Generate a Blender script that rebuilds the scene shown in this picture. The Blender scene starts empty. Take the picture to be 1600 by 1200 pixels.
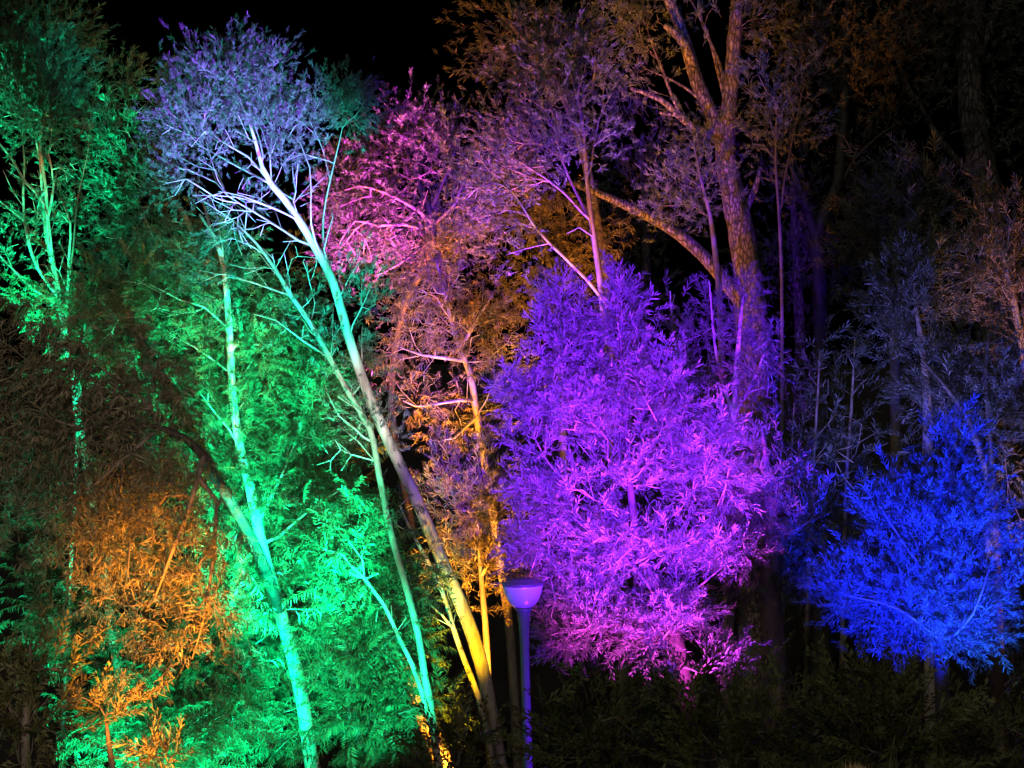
import bpy, math, random
import numpy as np
from mathutils import Matrix, Vector

S = bpy.context.scene
C = S.collection

# ------------------------------------------------------------------ camera
CAM_Z = 6.2
FPX = 2400.0                       # focal length in pixels of a 1600 px wide frame
cam = bpy.data.objects.new('camera', bpy.data.cameras.new('camera'))
C.objects.link(cam)
cam.location = (0, 0, CAM_Z)
cam.rotation_euler = (math.radians(90), 0, 0)
cam.data.sensor_width = 36
cam.data.lens = 36 * FPX / 1600
cam.data.clip_start = 0.1
cam.data.clip_end = 600
S.camera = cam


def W(px, py, d):
    """point at photo pixel (px, py) and distance d in front of the viewpoint"""
    return np.array([(px - 800) / FPX * d, d, CAM_Z - (py - 600) / FPX * d])


# ------------------------------------------------------------------ night sky, added fill for town glow
world = bpy.data.worlds.new('World')
S.world = world
world.use_nodes = True
wn = world.node_tree
bg = wn.nodes['Background']
sky = wn.nodes.new('ShaderNodeTexSky')
sky.sky_type = 'NISHITA'
sky.sun_disc = False
sky.sun_elevation = math.radians(-6)
sky.sun_rotation = math.radians(200)
wn.links.new(sky.outputs['Color'], bg.inputs['Color'])
bg.inputs['Strength'].default_value = 0.02

sun = bpy.data.objects.new('moon', bpy.data.lights.new('moon', 'SUN'))  # added dim fill from behind the viewpoint, standing in for town glow
C.objects.link(sun)
sun.data.energy = 0.38
sun.data.angle = math.radians(12)
sun.data.color = (1.0, 0.92, 0.74)
sun.rotation_euler = (math.radians(52), 0, math.radians(-24))

S.view_settings.view_transform = 'Standard'
S.view_settings.look = 'None'
S.view_settings.gamma = 1
S.view_settings.use_curve_mapping = False
S.view_settings.exposure = 0.0
S.cycles.max_bounces = 3
S.cycles.diffuse_bounces = 2
S.cycles.glossy_bounces = 2
S.cycles.transmission_bounces = 2
S.cycles.use_denoising = True
S.cycles.use_light_tree = True


def ground_z(x, y):
    return 0.04 * max(0.0, y - 23.0) + 0.12 * math.sin(x * 0.7 + 1.0) * math.sin(y * 0.5)


# ------------------------------------------------------------------ coloured floodlights of the light show, added fill lamps
def flood(name, pos, target, watts, color, cone=60, blend=0.7, radius=0.06):
    l = bpy.data.lights.new(name, 'SPOT')
    l.energy = watts
    l.color = color
    l.spot_size = math.radians(cone)
    l.spot_blend = blend
    l.shadow_soft_size = radius
    o = bpy.data.objects.new(name, l)
    C.objects.link(o)
    o.location = Vector(pos)
    o.rotation_euler = (Vector(target) - Vector(pos)).to_track_quat('-Z', 'Y').to_euler()
    return o


def at(px, d, h):
    x = (px - 800) / FPX * d
    return (x, d, ground_z(x, d) + h)


GREEN = (0.0, 1.0, 0.44)
TEAL = (0.0, 1.0, 0.50)
ORANGE = (1.0, 0.33, 0.02)
YELLOW = (1.0, 0.50, 0.0)
VIOLET = (0.17, 0.010, 1.0)
MAGENTA = (0.95, 0.06, 0.85)
BLUE = (0.006, 0.014, 1.0)
PINK = (0.75, 0.03, 0.85)

flood('floodlight_green', at(650, 11.8, 2.8), W(375, 690, 18), 38000, GREEN, 29, 0.6)
flood('floodlight_green', at(300, 14.4, 0.2), W(270, 900, 18), 9500, GREEN, 62, 0.6)
flood('floodlight_green', at(600, 11.4, 2.4), W(550, 980, 17), 9500, GREEN, 28, 0.7)
flood('floodlight_green', at(120, 17.2, 0.4), W(15, 260, 20), 60000, (0.0, 1.0, 0.42), 24, 0.6)
flood('floodlight_teal', at(210, 14.7, 0.6), W(230, 1080, 16.0), 3200, TEAL, 80)
flood('floodlight_teal', at(470, 14.4, 0.6), W(440, 930, 17.0), 900, TEAL, 34)
flood('floodlight_teal', at(680, 12.2, 2.6), W(418, 320, 17.4), 23000, (0.0, 0.8, 0.62), 24)
flood('floodlight_orange', at(250, 9.5, 0.4), W(240, 980, 14), 29000, (1.0, 0.32, 0.025), 19, 1.0)
flood('floodlight_yellow', at(802, 14.5, 0.5), W(712, 920, 17.2), 8500, YELLOW, 20.5, 0.8)
flood('floodlight_orange', at(765, 18.0, 0.4), W(735, 760, 20.5), 10000, ORANGE, 56)
flood('floodlight_orange', at(695, 19.4, 0.4), W(700, 560, 22.5), 15000, ORANGE, 56)
flood('floodlight_orange', at(690, 23.2, 0.4), W(680, 240, 24.5), 56000, (1.0, 0.20, 0.03), 27)
flood('floodlight_pink', at(545, 22.0, 0.4), W(560, 345, 24.2), 100000, PINK, 18)
flood('floodlight_violet', at(880, 13.5, 2.3), W(325, 98, 17.4), 66000, (0.24, 0.010, 1.0), 16.5, 0.8)
flood('trunk_fill', (-0.5, 7.0, 4.3), W(592, 630, 17.2), 11000, (0.90, 0.80, 0.85), 9.5, 0.9)  # added pale fill that brightens the middle of the leaning trunk
flood('floodlight_violet', at(872, 23.3, 5.0), W(855, 120, 24), 12000, VIOLET, 52)
flood('floodlight_violet', (0.95, 6.4, 4.3), W(955, 670, 16), 74000, VIOLET, 25.5, 0.7)
flood('floodlight_violet', at(1130, 13.2, 1.2), W(1010, 690, 16), 22000, VIOLET, 40, 0.8)
flood('floodlight_violet', at(985, 14.3, 0.9), W(880, 860, 16), 1200, VIOLET, 52)
flood('floodlight_violet', at(1215, 13.6, 1.4), W(1135, 540, 18.4), 3500, VIOLET, 30)
flood('floodlight_lilac', at(1440, 17.8, 0.5), W(1490, 590, 20), 6000, (0.20, 0.17, 1.0), 46)
flood('floodlight_magenta', at(1060, 13.3, 1.0), W(1030, 890, 16), 10000, MAGENTA, 42)
flood('floodlight_blue', at(1440, 13.0, 1.8), W(1450, 800, 17), 28000, BLUE, 42, 0.8)
flood('floodlight_blue', at(1550, 15.2, 2.2), W(1525, 880, 17), 1700, (0.02, 0.15, 1.0), 46)
flood('floodlight_warm', at(1680, 18.5, 0.4), W(1590, 440, 22), 6000, ORANGE, 26)
flood('floodlight_warm', at(960, 25.0, 0.4), W(1020, 260, 28), 8000, (1.0, 0.30, 0.07), 46)
flood('floodlight_warm', at(850, 24.6, 0.4), W(850, 360, 27.5), 5000, ORANGE, 36)
flood('front_fill', (5.0, 1.5, 7.5), (0.5, 13, 2.5), 380, (1.0, 0.86, 0.50), 85, 0.8)  # added warm fill for the foreground shrubs, no known lamp there
flood('front_fill', (-1.0, 1.0, 7.5), (-4.0, 14, 5.6), 3200, (1.0, 0.80, 0.62), 40, 0.9)  # added warm fill for the upper orange brown leaves at the left


# ------------------------------------------------------------------ materials
def nodes_of(name):
    m = bpy.data.materials.new(name)
    m.use_nodes = True
    nt = m.node_tree
    return m, nt, nt.nodes['Principled BSDF'], nt.nodes['Material Output']


def leaf_material(name, a, b, rough=0.5, trans=0.28):
    m, nt, p, out = nodes_of(name)
    geo = nt.nodes.new('ShaderNodeNewGeometry')
    ramp = nt.nodes.new('ShaderNodeMix')
    ramp.data_type = 'RGBA'
    ramp.inputs['A'].default_value = (*a, 1)
    ramp.inputs['B'].default_value = (*b, 1)
    nt.links.new(geo.outputs['Random Per Island'], ramp.inputs['Factor'])
    nt.links.new(ramp.outputs['Result'], p.inputs['Base Color'])
    p.inputs['Roughness'].default_value = rough
    p.inputs['Specular IOR Level'].default_value = 0.45
    t = nt.nodes.new('ShaderNodeBsdfTranslucent')
    nt.links.new(ramp.outputs['Result'], t.inputs['Color'])
    mix = nt.nodes.new('ShaderNodeMixShader')
    mix.inputs[0].default_value = trans
    nt.links.new(p.outputs[0], mix.inputs[1])
    nt.links.new(t.outputs[0], mix.inputs[2])
    nt.links.new(mix.outputs[0], out.inputs['Surface'])
    return m


def bark_material(name, a, b, scale=6.0, stretch=0.25, bump=0.3, spots=None, cracks=0.0):
    m, nt, p, out = nodes_of(name)
    tc = nt.nodes.new('ShaderNodeTexCoord')
    mp = nt.nodes.new('ShaderNodeMapping')
    mp.inputs['Scale'].default_value = (1, 1, stretch)
    nt.links.new(tc.outputs['Object'], mp.inputs['Vector'])
    n = nt.nodes.new('ShaderNodeTexNoise')
    n.inputs['Scale'].default_value = scale
    n.inputs['Detail'].default_value = 6
    n.inputs['Roughness'].default_value = 0.65
    nt.links.new(mp.outputs[0], n.inputs['Vector'])
    r = nt.nodes.new('ShaderNodeValToRGB')
    r.color_ramp.elements[0].position = 0.35
    r.color_ramp.elements[0].color = (*a, 1)
    r.color_ramp.elements[1].position = 0.65
    r.color_ramp.elements[1].color = (*b, 1)
    nt.links.new(n.outputs['Fac'], r.inputs[0])
    col = r.outputs[0]
    height = n.outputs['Fac']
    if spots:
        v = nt.nodes.new('ShaderNodeTexVoronoi')
        v.inputs['Scale'].default_value = spots
        nt.links.new(tc.outputs['Object'], v.inputs['Vector'])
        sr = nt.nodes.new('ShaderNodeValToRGB')
        sr.color_ramp.elements[0].position = 0.08
        sr.color_ramp.elements[0].color = (0.18, 0.15, 0.12, 1)
        sr.color_ramp.elements[1].position = 0.16
        sr.color_ramp.elements[1].color = (1, 1, 1, 1)
        nt.links.new(v.outputs['Distance'], sr.inputs[0])
        mul = nt.nodes.new('ShaderNodeMix')
        mul.data_type = 'RGBA'
        mul.blend_type = 'MULTIPLY'
        mul.inputs['Factor'].default_value = 1
        nt.links.new(col, mul.inputs['A'])
        nt.links.new(sr.outputs[0], mul.inputs['B'])
        col = mul.outputs['Result']
    if cracks:
        v = nt.nodes.new('ShaderNodeTexVoronoi')
        v.feature = 'DISTANCE_TO_EDGE'
        v.inputs['Scale'].default_value = cracks
        dm = nt.nodes.new('ShaderNodeMix')
        dm.data_type = 'RGBA'
        dm.inputs['Factor'].default_value = 0.12
        nt.links.new(mp.outputs[0], dm.inputs['A'])
        nt.links.new(n.outputs['Color'], dm.inputs['B'])
        nt.links.new(dm.outputs['Result'], v.inputs['Vector'])
        cr = nt.nodes.new('ShaderNodeValToRGB')
        cr.color_ramp.elements[0].position = 0.0
        cr.color_ramp.elements[0].color = (0.12, 0.10, 0.09, 1)
        cr.color_ramp.elements[1].position = 0.16
        cr.color_ramp.elements[1].color = (1, 1, 1, 1)
        nt.links.new(v.outputs['Distance'], cr.inputs[0])
        mul = nt.nodes.new('ShaderNodeMix')
        mul.data_type = 'RGBA'
        mul.blend_type = 'MULTIPLY'
        mul.inputs['Factor'].default_value = 1
        nt.links.new(col, mul.inputs['A'])
        nt.links.new(cr.outputs[0], mul.inputs['B'])
        col = mul.outputs['Result']
        height = cr.outputs[0]
    nt.links.new(col, p.inputs['Base Color'])
    p.inputs['Roughness'].default_value = 0.75
    b_ = nt.nodes.new('ShaderNodeBump')
    b_.inputs['Strength'].default_value = bump
    b_.inputs['Distance'].default_value = 0.03
    nt.links.new(height, b_.inputs['Height'])
    nt.links.new(b_.outputs[0], p.inputs['Normal'])
    return m


M = {
    'wattle': leaf_material('wattle_leaf', (0.07, 0.10, 0.07), (0.14, 0.15, 0.12), 0.42),
    'gum': leaf_material('gum_leaf', (0.05, 0.075, 0.05), (0.10, 0.12, 0.085), 0.5),
    'feather': leaf_material('feathery_leaf', (0.05, 0.09, 0.04), (0.11, 0.14, 0.07), 0.45),
    'tan': leaf_material('dry_tipped_leaf', (0.08, 0.075, 0.045), (0.19, 0.155, 0.10), 0.5),
    'cypress': leaf_material('cypress_leaf', (0.045, 0.055, 0.02), (0.11, 0.11, 0.04), 0.6, 0.15),
    'shaded_bark': bark_material('shaded_bark', (0.018, 0.015, 0.014), (0.045, 0.038, 0.034), 12, 0.3, 0.5),  # near-black tone: shade put into the colour of trunks the floodlights overlight
    'far_bark': bark_material('far_dark_bark', (0.05, 0.045, 0.04), (0.12, 0.10, 0.09), 8, 0.35, 0.8, cracks=12.0),
    'far': leaf_material('distant_leaf', (0.06, 0.065, 0.05), (0.11, 0.11, 0.085), 0.6, 0.2),
    'straw': leaf_material('straw_blade', (0.42, 0.32, 0.18), (0.65, 0.52, 0.33), 0.6, 0.2),
    'pale_bark': bark_material('pale_smooth_bark', (0.15, 0.13, 0.10), (0.44, 0.41, 0.35), 7, 0.22, 0.5, spots=5.5),
    'grey_bark': bark_material('grey_bark', (0.16, 0.14, 0.12), (0.32, 0.29, 0.25), 9, 0.3, 0.4),
    'dark_bark': bark_material('dark_bark', (0.07, 0.055, 0.05), (0.16, 0.13, 0.11), 12, 0.3, 0.5),
    'rough_bark': bark_material('rough_cracked_bark', (0.14, 0.11, 0.09), (0.27, 0.21, 0.17), 9, 0.4, 0.9, cracks=17.0),
}


def plain(name, col, rough=0.5, metal=0.0, noise=0.0, coat=0.0):
    m, nt, p, out = nodes_of(name)
    p.inputs['Base Color'].default_value = (*col, 1)
    p.inputs['Roughness'].default_value = rough
    p.inputs['Metallic'].default_value = metal
    p.inputs['Coat Weight'].default_value = coat
    if noise:
        n = nt.nodes.new('ShaderNodeTexNoise')
        n.inputs['Scale'].default_value = 14
        n.inputs['Detail'].default_value = 5
        tc = nt.nodes.new('ShaderNodeTexCoord')
        nt.links.new(tc.outputs['Object'], n.inputs['Vector'])
        mx = nt.nodes.new('ShaderNodeMix')
        mx.data_type = 'RGBA'
        mx.inputs['A'].default_value = (*[c * (1 - noise) for c in col], 1)
        mx.inputs['B'].default_value = (*[min(1, c * (1 + noise)) for c in col], 1)
        nt.links.new(n.outputs['Fac'], mx.inputs['Factor'])
        nt.links.new(mx.outputs['Result'], p.inputs['Base Color'])
    return m


# ------------------------------------------------------------------ mesh helpers
def mesh_from(name, V, F, mat, smooth=True):
    """V (n,3) float, F (m,3) or (m,4) int"""
    V = np.asarray(V, dtype=np.float32)
    F = np.asarray(F, dtype=np.int32)
    k = F.shape[1]
    me = bpy.data.meshes.new(name)
    me.vertices.add(len(V))
    me.vertices.foreach_set('co', V.ravel())
    me.loops.add(F.size)
    me.loops.foreach_set('vertex_index', F.ravel())
    me.polygons.add(len(F))
    me.polygons.foreach_set('loop_start', np.arange(0, F.size, k, dtype=np.int32))
    me.polygons.foreach_set('loop_total', np.full(len(F), k, dtype=np.int32))
    me.polygons.foreach_set('use_smooth', np.full(len(F), smooth, dtype=bool))
    me.update(calc_edges=True)
    me.materials.append(mat)
    return me


def link(name, data, parent=None, loc=None):
    o = bpy.data.objects.new(name, data)
    C.objects.link(o)
    if parent:
        o.parent = parent
    if loc is not None:
        o.location = loc
    return o


def tag(o, label, cat, group=None):
    o['label'] = label
    o['category'] = cat
    if group:
        o['group'] = group
    return o


def unit(v):
    v = np.asarray(v, float)
    return v / (np.linalg.norm(v, axis=-1, keepdims=True) + 1e-12)


# ------------------------------------------------------------------ leaf sprays (stem along +Y, up +Z)
def leaf_strip(base, d, up, L, w, curl, V, T, wide=0.45):
    """narrow leaf: five points, four triangles, folded on its midrib and curled"""
    d = unit(d)
    side = unit(np.cross(d, up))
    nrm = np.cross(side, d)
    mid = base + d * L * wide + nrm * curl * L * 0.15
    tip = base + d * L * 0.97 - nrm * curl * L * 0.35
    i = len(V)
    V += [base, mid + side * w * 0.5 + nrm * w * 0.25, mid, mid - side * w * 0.5 + nrm * w * 0.25, tip]
    T += [(i, i + 1, i + 2), (i, i + 2, i + 3), (i + 1, i + 4, i + 2), (i + 2, i + 4, i + 3)]


def stem_prism(pts, r, V, T):
    i0 = len(V)
    for k, p in enumerate(pts):
        rr = r * (1 - 0.7 * k / (len(pts) - 1))
        for a in (0, 2.094, 4.189):
            V.append(np.array(p) + np.array([math.cos(a) * rr, 0, math.sin(a) * rr]))
    for k in range(len(pts) - 1):
        for s in range(3):
            a = i0 + k * 3 + s
            b = i0 + k * 3 + (s + 1) % 3
            T.append((a, b, b + 3))
            T.append((a, b + 3, a + 3))


def spray_wattle(rng):
    """twig with narrow leaves set spirally, crowded towards the tip"""
    V, T = [], []
    n = rng.randint(13, 18)
    bend = rng.uniform(-0.2, 0.2)
    def pt(t):
        return np.array([bend * t * t, t, 0.10 * math.sin(t * 2)])
    stem_prism([pt(0), pt(0.5), pt(1)], 0.018, V, T)
    a = rng.uniform(0, 6.283)
    for k in range(n):
        t = 0.1 + 0.9 * (k / (n - 1)) ** 0.8
        a += 2.4 + rng.uniform(-0.5, 0.5)
        ang = math.radians(rng.uniform(24, 62) * (1.2 - 0.55 * t))
        d = np.array([math.cos(a) * math.sin(ang) * 1.2, math.cos(ang), math.sin(a) * math.sin(ang) * 0.8 + 0.12])
        leaf_strip(pt(t), d, np.array([rng.uniform(-1, 1), -0.3, 1]), rng.uniform(0.28, 0.52), rng.uniform(0.042, 0.068),
                   rng.uniform(-0.7, 0.9), V, T, 0.5)
    return np.array(V), np.array(T)


def spray_tuft(rng):
    V, T = [], []
    n = rng.randint(15, 20)
    stem_prism([(0, 0, 0), (0, 0.5, 0.02), (0, 0.9, 0)], 0.014, V, T)
    for k in range(n):
        t = rng.uniform(0.15, 0.95)
        a = rng.uniform(0, 6.283)
        sp = rng.uniform(0.35, 1.1)
        d = np.array([math.cos(a) * sp, 1.0, math.sin(a) * sp])
        leaf_strip(np.array([0, t, 0]), d, np.array([rng.uniform(-1, 1), 0.2, rng.uniform(-1, 1)]),
                   rng.uniform(0.28, 0.5), rng.uniform(0.045, 0.075), rng.uniform(-0.4, 0.6), V, T)
    return np.array(V), np.array(T)


def spray_frond(rng):
    """arching feathery frond with drooping leaflets"""
    V, T = [], []
    n = 14
    side = rng.uniform(-0.2, 0.2)
    def pt(t):
        return np.array([side * t * t, t * (1 - 0.12 * t), 0.22 * t - 0.42 * t * t])
    stem_prism([pt(0), pt(0.33), pt(0.66), pt(1)], 0.013, V, T)
    for k in range(n):
        t = 0.1 + 0.9 * k / (n - 1)
        for s in (1, -1):
            d = np.array([s * rng.uniform(0.5, 0.9), rng.uniform(0.35, 0.7), -rng.uniform(0.1, 0.75)])
            leaf_strip(pt(t), d, np.array([0, 0.3, 1]), rng.uniform(0.18, 0.30) * (1.1 - 0.4 * t), rng.uniform(0.03, 0.046),
                       rng.uniform(0.2, 1.0), V, T)
    return np.array(V), np.array(T)


def spray_cypress(rng):
    V, T = [], []
    stem_prism([(0, 0, 0), (0.02, 0.5, 0), (0.05, 1, 0.05)], 0.02, V, T)
    n = 12
    for k in range(n):
        t = 0.08 + 0.9 * k / (n - 1)
        s = 1 if k % 2 else -1
        b = np.array([0.03 * t, t, 0.03 * t])
        d = np.array([s * rng.uniform(0.35, 0.6), 1, rng.uniform(-0.25, 0.3)])
        L = rng.uniform(0.25, 0.42) * (1.15 - 0.7 * t)
        leaf_strip(b, d, np.array([0, 0, 1.]), L, 0.055, 0.2, V, T, 0.5)
        leaf_strip(b + d * L * 0.25, d + np.array([s * 0.7, 0, 0]), np.array([0, 0, 1.]), L * 0.55, 0.045, 0.3, V, T, 0.5)
    return np.array(V), np.array(T)


def spray_sickle(rng):
    """twig of hanging sickle-shaped leaves"""
    V, T = [], []
    stem_prism([(0, 0, 0), (0.03, 0.5, 0.03), (0, 1, -0.05)], 0.014, V, T)
    n = rng.randint(8, 11)
    for k in range(n):
        t = 0.2 + 0.8 * k / (n - 1)
        s = 1 if k % 2 else -1
        d = np.array([s * rng.uniform(0.3, 0.8), rng.uniform(0.2, 0.8), -rng.uniform(0.3, 1.1)])
        leaf_strip(np.array([0.02, t, 0]), d, np.array([rng.uniform(-1, 1), 0.6, 0.5]), rng.uniform(0.38, 0.62), rng.uniform(0.05, 0.08),
                   rng.uniform(0.2, 1.2), V, T)
    return np.array(V), np.array(T)


_r = random.Random(5)
SPRAYS = {k: [f(_r) for _ in range(7)] for k, f in (('wattle', spray_wattle), ('tuft', spray_tuft), ('frond', spray_frond),
                                                    ('cypress', spray_cypress), ('sickle', spray_sickle))}
SPRAY_MESH = {}


def spray_mesh(kind, v, mat):
    key = (kind, v, mat)
    if key not in SPRAY_MESH:
        V, T = SPRAYS[kind][v]
        SPRAY_MESH[key] = mesh_from('leaf_spray', V, T, M[mat])
    return SPRAY_MESH[key]


def spray_frames(D, roll, rng):
    """rotation matrices whose columns are side, direction, up; z as close to world up as the roll allows"""
    Y = unit(D)
    up = np.tile(np.array([0, 0, 1.0]), (len(Y), 1)) + rng.normal(0, roll, (len(Y), 3))
    X = unit(np.cross(Y, up))
    Z = np.cross(X, Y)
    return np.stack([X, Y, Z], axis=2)


def merged_sprays(kind, P, R, sc, var, mat, name):
    Vs, Ts, off = [], [], 0
    for v in range(7):
        m = var == v
        if not m.any():
            continue
        tv, tt = SPRAYS[kind][v]
        A = np.einsum('nij,kj->nki', R[m] * sc[m][:, None, None], tv) + P[m][:, None, :]
        n = len(A)
        Vs.append(A.reshape(-1, 3))
        Ts.append((tt[None] + (np.arange(n) * len(tv))[:, None, None] + off).reshape(-1, 3))
        off += n * len(tv)
    return mesh_from(name, np.concatenate(Vs), np.concatenate(Ts), M[mat])


# ------------------------------------------------------------------ tubes
def tube(P, Rr, V, F, off, rng, rough=0.0):
    P = np.asarray(P)
    Rr = np.asarray(Rr)
    n = len(P)
    rm = Rr.max()
    k = 12 if rm > 0.05 else (7 if rm > 0.018 else 4)
    T = np.gradient(P, axis=0)
    T = unit(T)
    mean = unit(T.mean(0))
    ref = np.array([1., 0, 0]) if abs(mean[0]) < 0.7 else np.array([0, 1., 0])
    U = unit(np.cross(T, ref))
    B = np.cross(T, U)
    a = np.arange(k) * 2 * math.pi / k
    rr = Rr[:, None] * (1 + (rng.normal(0, rough, (n, k)) if rough else 0))
    ring = P[:, None] + rr[..., None] * (np.cos(a)[None, :, None] * U[:, None] + np.sin(a)[None, :, None] * B[:, None])
    V.append(ring.reshape(-1, 3))
    i = np.arange(n - 1)[:, None] * k
    s = np.arange(k)[None]
    s2 = (s + 1) % k
    F.append((np.stack([i + s, i + s2, i + s2 + k, i + s + k], -1) + off).reshape(-1, 4))
    tot = n * k
    # end cap: degenerate fan of quads to a centre point
    V.append((P[-1] + T[-1] * Rr[-1] * 0.6)[None])
    c = off + tot
    e = off + (n - 1) * k
    q = np.arange(0, k - 1, 2)
    F.append(np.stack([e + q, e + q + 1, e + (q + 2) % k, np.full(len(q), c)], -1))
    return off + tot + 1


def smooth_line(pts, seg):
    """Catmull-Rom through rows [x,y,z,r]"""
    pts = np.asarray(pts, float)
    if len(pts) < 2:
        return pts
    ext = np.vstack([2 * pts[0] - pts[1], pts, 2 * pts[-1] - pts[-2]])
    out = []
    for i in range(len(pts) - 1):
        p0, p1, p2, p3 = ext[i:i + 4]
        n = max(1, int(round(np.linalg.norm(p2[:3] - p1[:3]) / seg)))
        for t in np.arange(n) / n:
            out.append(0.5 * ((2 * p1) + (-p0 + p2) * t + (2 * p0 - 5 * p1 + 4 * p2 - p3) * t * t + (-p0 + 3 * p1 - 3 * p2 + p3) * t ** 3))
    out.append(pts[-1])
    return np.array(out)


# ------------------------------------------------------------------ a tree
def tree(name, label, cat, d, trunk, blobs=(), limbs=(), kind='tuft', leaf='gum', bark='grey_bark', size=0.3, per=5,
         seed=1, single=0, group=None, seg=0.22, tip=0.005, pen=1.4, spread=0.28, droop=0.0, bare=(), attach=0.25,
         rough=0.0, trunk_bark=None, grounded=True, lscale=1.0, cones=(), maxb=8, fwd=0.0, roll=0.5, rmax=0.5):
    """trunk: rows (px, py, radius px[, depth offset]) from the ground up; limbs: lists of such rows;
    blobs: (px, py, rx, ry, count[, depth offset, depth radius m]) leaf clumps the branches grow to; bare: the same without leaves"""
    rng = np.random.default_rng(seed)
    def row(t):
        dd = d + (t[3] if len(t) > 3 else 0)
        return [*W(t[0], t[1], dd), max(0.004, t[2] * dd / FPX)]
    tr = [row(t) for t in trunk]
    if grounded:
        x0, y0, z0, r0 = tr[0]
        x1, y1, z1, _ = tr[1]
        gz = ground_z(x0, y0)
        if z0 > gz:
            sl = np.clip((x0 - x1) / max(0.3, abs(z1 - z0)), -0.25, 0.25)
            h = z0 - gz
            foot = [x0 + sl * h, y0, gz - 0.15, r0 * (1 + 0.10 * min(h, 3.0))]
            mid = [x0 + sl * h * 0.55, y0, z0 - h * 0.55, r0 * (1 + 0.05 * min(h, 3))]
            tr = [foot] + ([mid] if h > 0.8 else []) + tr
    line = smooth_line(tr, seg)
    base = line[0, :3].copy()
    pos, par, dr, bid, rad = [], [], [], [], []
    def add(p, parent, b, r):
        pos.append(np.asarray(p[:3], float))
        par.append(parent)
        bid.append(b)
        rad.append(r)
        dr.append(unit(pos[-1] - pos[parent]) if parent >= 0 else np.array([0, 0, 1.]))
        return len(pos) - 1
    for i, p in enumerate(line):
        add(p, i - 1, 0, p[3])
    nt_ = len(line)
    nb = 0
    for lb in limbs:
        nb += 1
        L = smooth_line([row(t) for t in lb], seg)
        L[:, 3] = np.maximum(0.003, L[:, 3] * lscale)
        A = np.array(pos)
        q = int(np.argmin(np.linalg.norm(A - L[0, :3], axis=1)))
        for p in L[1:]:
            q = add(p, q, nb, p[3])
    n_exp = len(pos)
    # attractors
    att = []
    for bl, leafy in [(b, True) for b in blobs] + [(b, False) for b in bare]:
        px, py, rx, ry, n = bl[:5]
        dd = d + (bl[5] if len(bl) > 5 else 0)
        m = FPX / dd
        rz = bl[6] if len(bl) > 6 else 0.8 * (rx + ry) / 2 / m
        c = W(px, py, dd)
        v = unit(rng.normal(size=(n, 3))) * (rng.uniform(0.15, 1, (n, 1)) ** 0.42)
        pts = c + v * np.array([rx / m, rz, ry / m])
        att += [(p, leafy) for p in pts]
    for tx, ty, bx, by, hw, n, *o in cones:      # leaders: a spire of short ascending side twigs
        dd = d + (o[0] if o else 0)
        m = FPX / dd
        T0, B0 = W(tx, ty, dd), W(bx, by, dd)
        for k in range(n):
            t = rng.uniform(0.0, 1.0) ** 0.75
            a = rng.uniform(0, 6.283)
            r = hw / m * (0.03 + 0.97 * t ** 1.05) * rng.uniform(0.25, 1.0) ** 0.5
            att.append((T0 + (B0 - T0) * t + np.array([math.cos(a) * r, math.sin(a) * r * 0.8, rng.normal(0, 0.05) + 0.25 * r]), True))
    tips = []
    if att:
        AP = np.array([a[0] for a in att])
        E = np.array(pos)
        lo = int(nt_ * attach)
        E2 = E[lo:]
        dist = np.array([np.linalg.norm(E2 - p, axis=1).min() for p in AP])
        for k in np.argsort(dist):
            p = AP[k]
            A = np.array(pos)
            D = p - A
            L = np.linalg.norm(D, axis=1) + 1e-6
            cs = np.einsum('ij,ij->i', D / L[:, None], np.array(dr))
            cost = L * (1 + pen * (1 - cs))
            cost[:lo] = 1e9
            q = int(np.argmin(cost))
            dq, L_ = dr[q], L[q]
            v = D[q] / L_
            b = bid[q]
            if b == 0:
                nb += 1
                b = nb
            n = max(1, int(round(L_ / seg)))
            P0, P3 = A[q], p
            P1 = P0 + unit(dq * 0.55 + v) * L_ * 0.36
            P2 = P3 - unit(v + np.array([0, 0, 0.5 - 1.2 * droop])) * L_ * 0.33
            jit = rng.normal(0, 0.022 * L_, 3)
            for i in range(1, n + 1):
                t = i / n
                pt = (1 - t) ** 3 * P0 + 3 * t * (1 - t) ** 2 * P1 + 3 * t * t * (1 - t) * P2 + t ** 3 * P3
                pt = pt + jit * math.sin(t * math.pi) + rng.normal(0, 0.012 * seg / 0.22, 3)
                q = add(pt, q, b, 0.0)
            tips.append((q, att[k][1]))
    N = len(pos)
    pos_a = np.array(pos)
    # pipe model radii
    ex = 2.35
    acc = np.zeros(N)
    kids = [[] for _ in range(N)]
    for i in range(N - 1, 0, -1):
        if i >= n_exp:
            rad[i] = max(tip, acc[i] ** (1 / ex)) if acc[i] > 0 else tip
        acc[par[i]] += rad[i] ** ex
        kids[par[i]].append(i)
    for i in range(n_exp, N):
        rad[i] = min(rad[i], 0.75 * rad[par[i]] + 0.002) if rad[par[i]] > 0 else rad[i]
    for i in range(n_exp, N):
        rad[i] = min(rad[i], rmax)
    # which branches become parts of their own
    cnt = {}
    for i in range(nt_, N):
        cnt[bid[i]] = cnt.get(bid[i], 0) + 1
    keep = [b for b, _ in sorted(cnt.items(), key=lambda x: -x[1] - (1e6 if x[0] <= len(limbs) else 0))][:max(maxb, len(limbs))]
    keep = set(keep)
    # chains
    geo = {}
    def chain_into(key, P, R_):
        g = geo.setdefault(key, [[], [], 0])
        g[2] = tube(np.array(P) - base, R_, g[0], g[1], g[2], rng, rough if key == 'trunk' else 0)
    tr_nodes = list(range(nt_))
    chain_into('trunk', pos_a[tr_nodes], [rad[i] for i in tr_nodes])
    start = [(i, k) for i in range(nt_) for k in kids[i] if k >= nt_]
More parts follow.
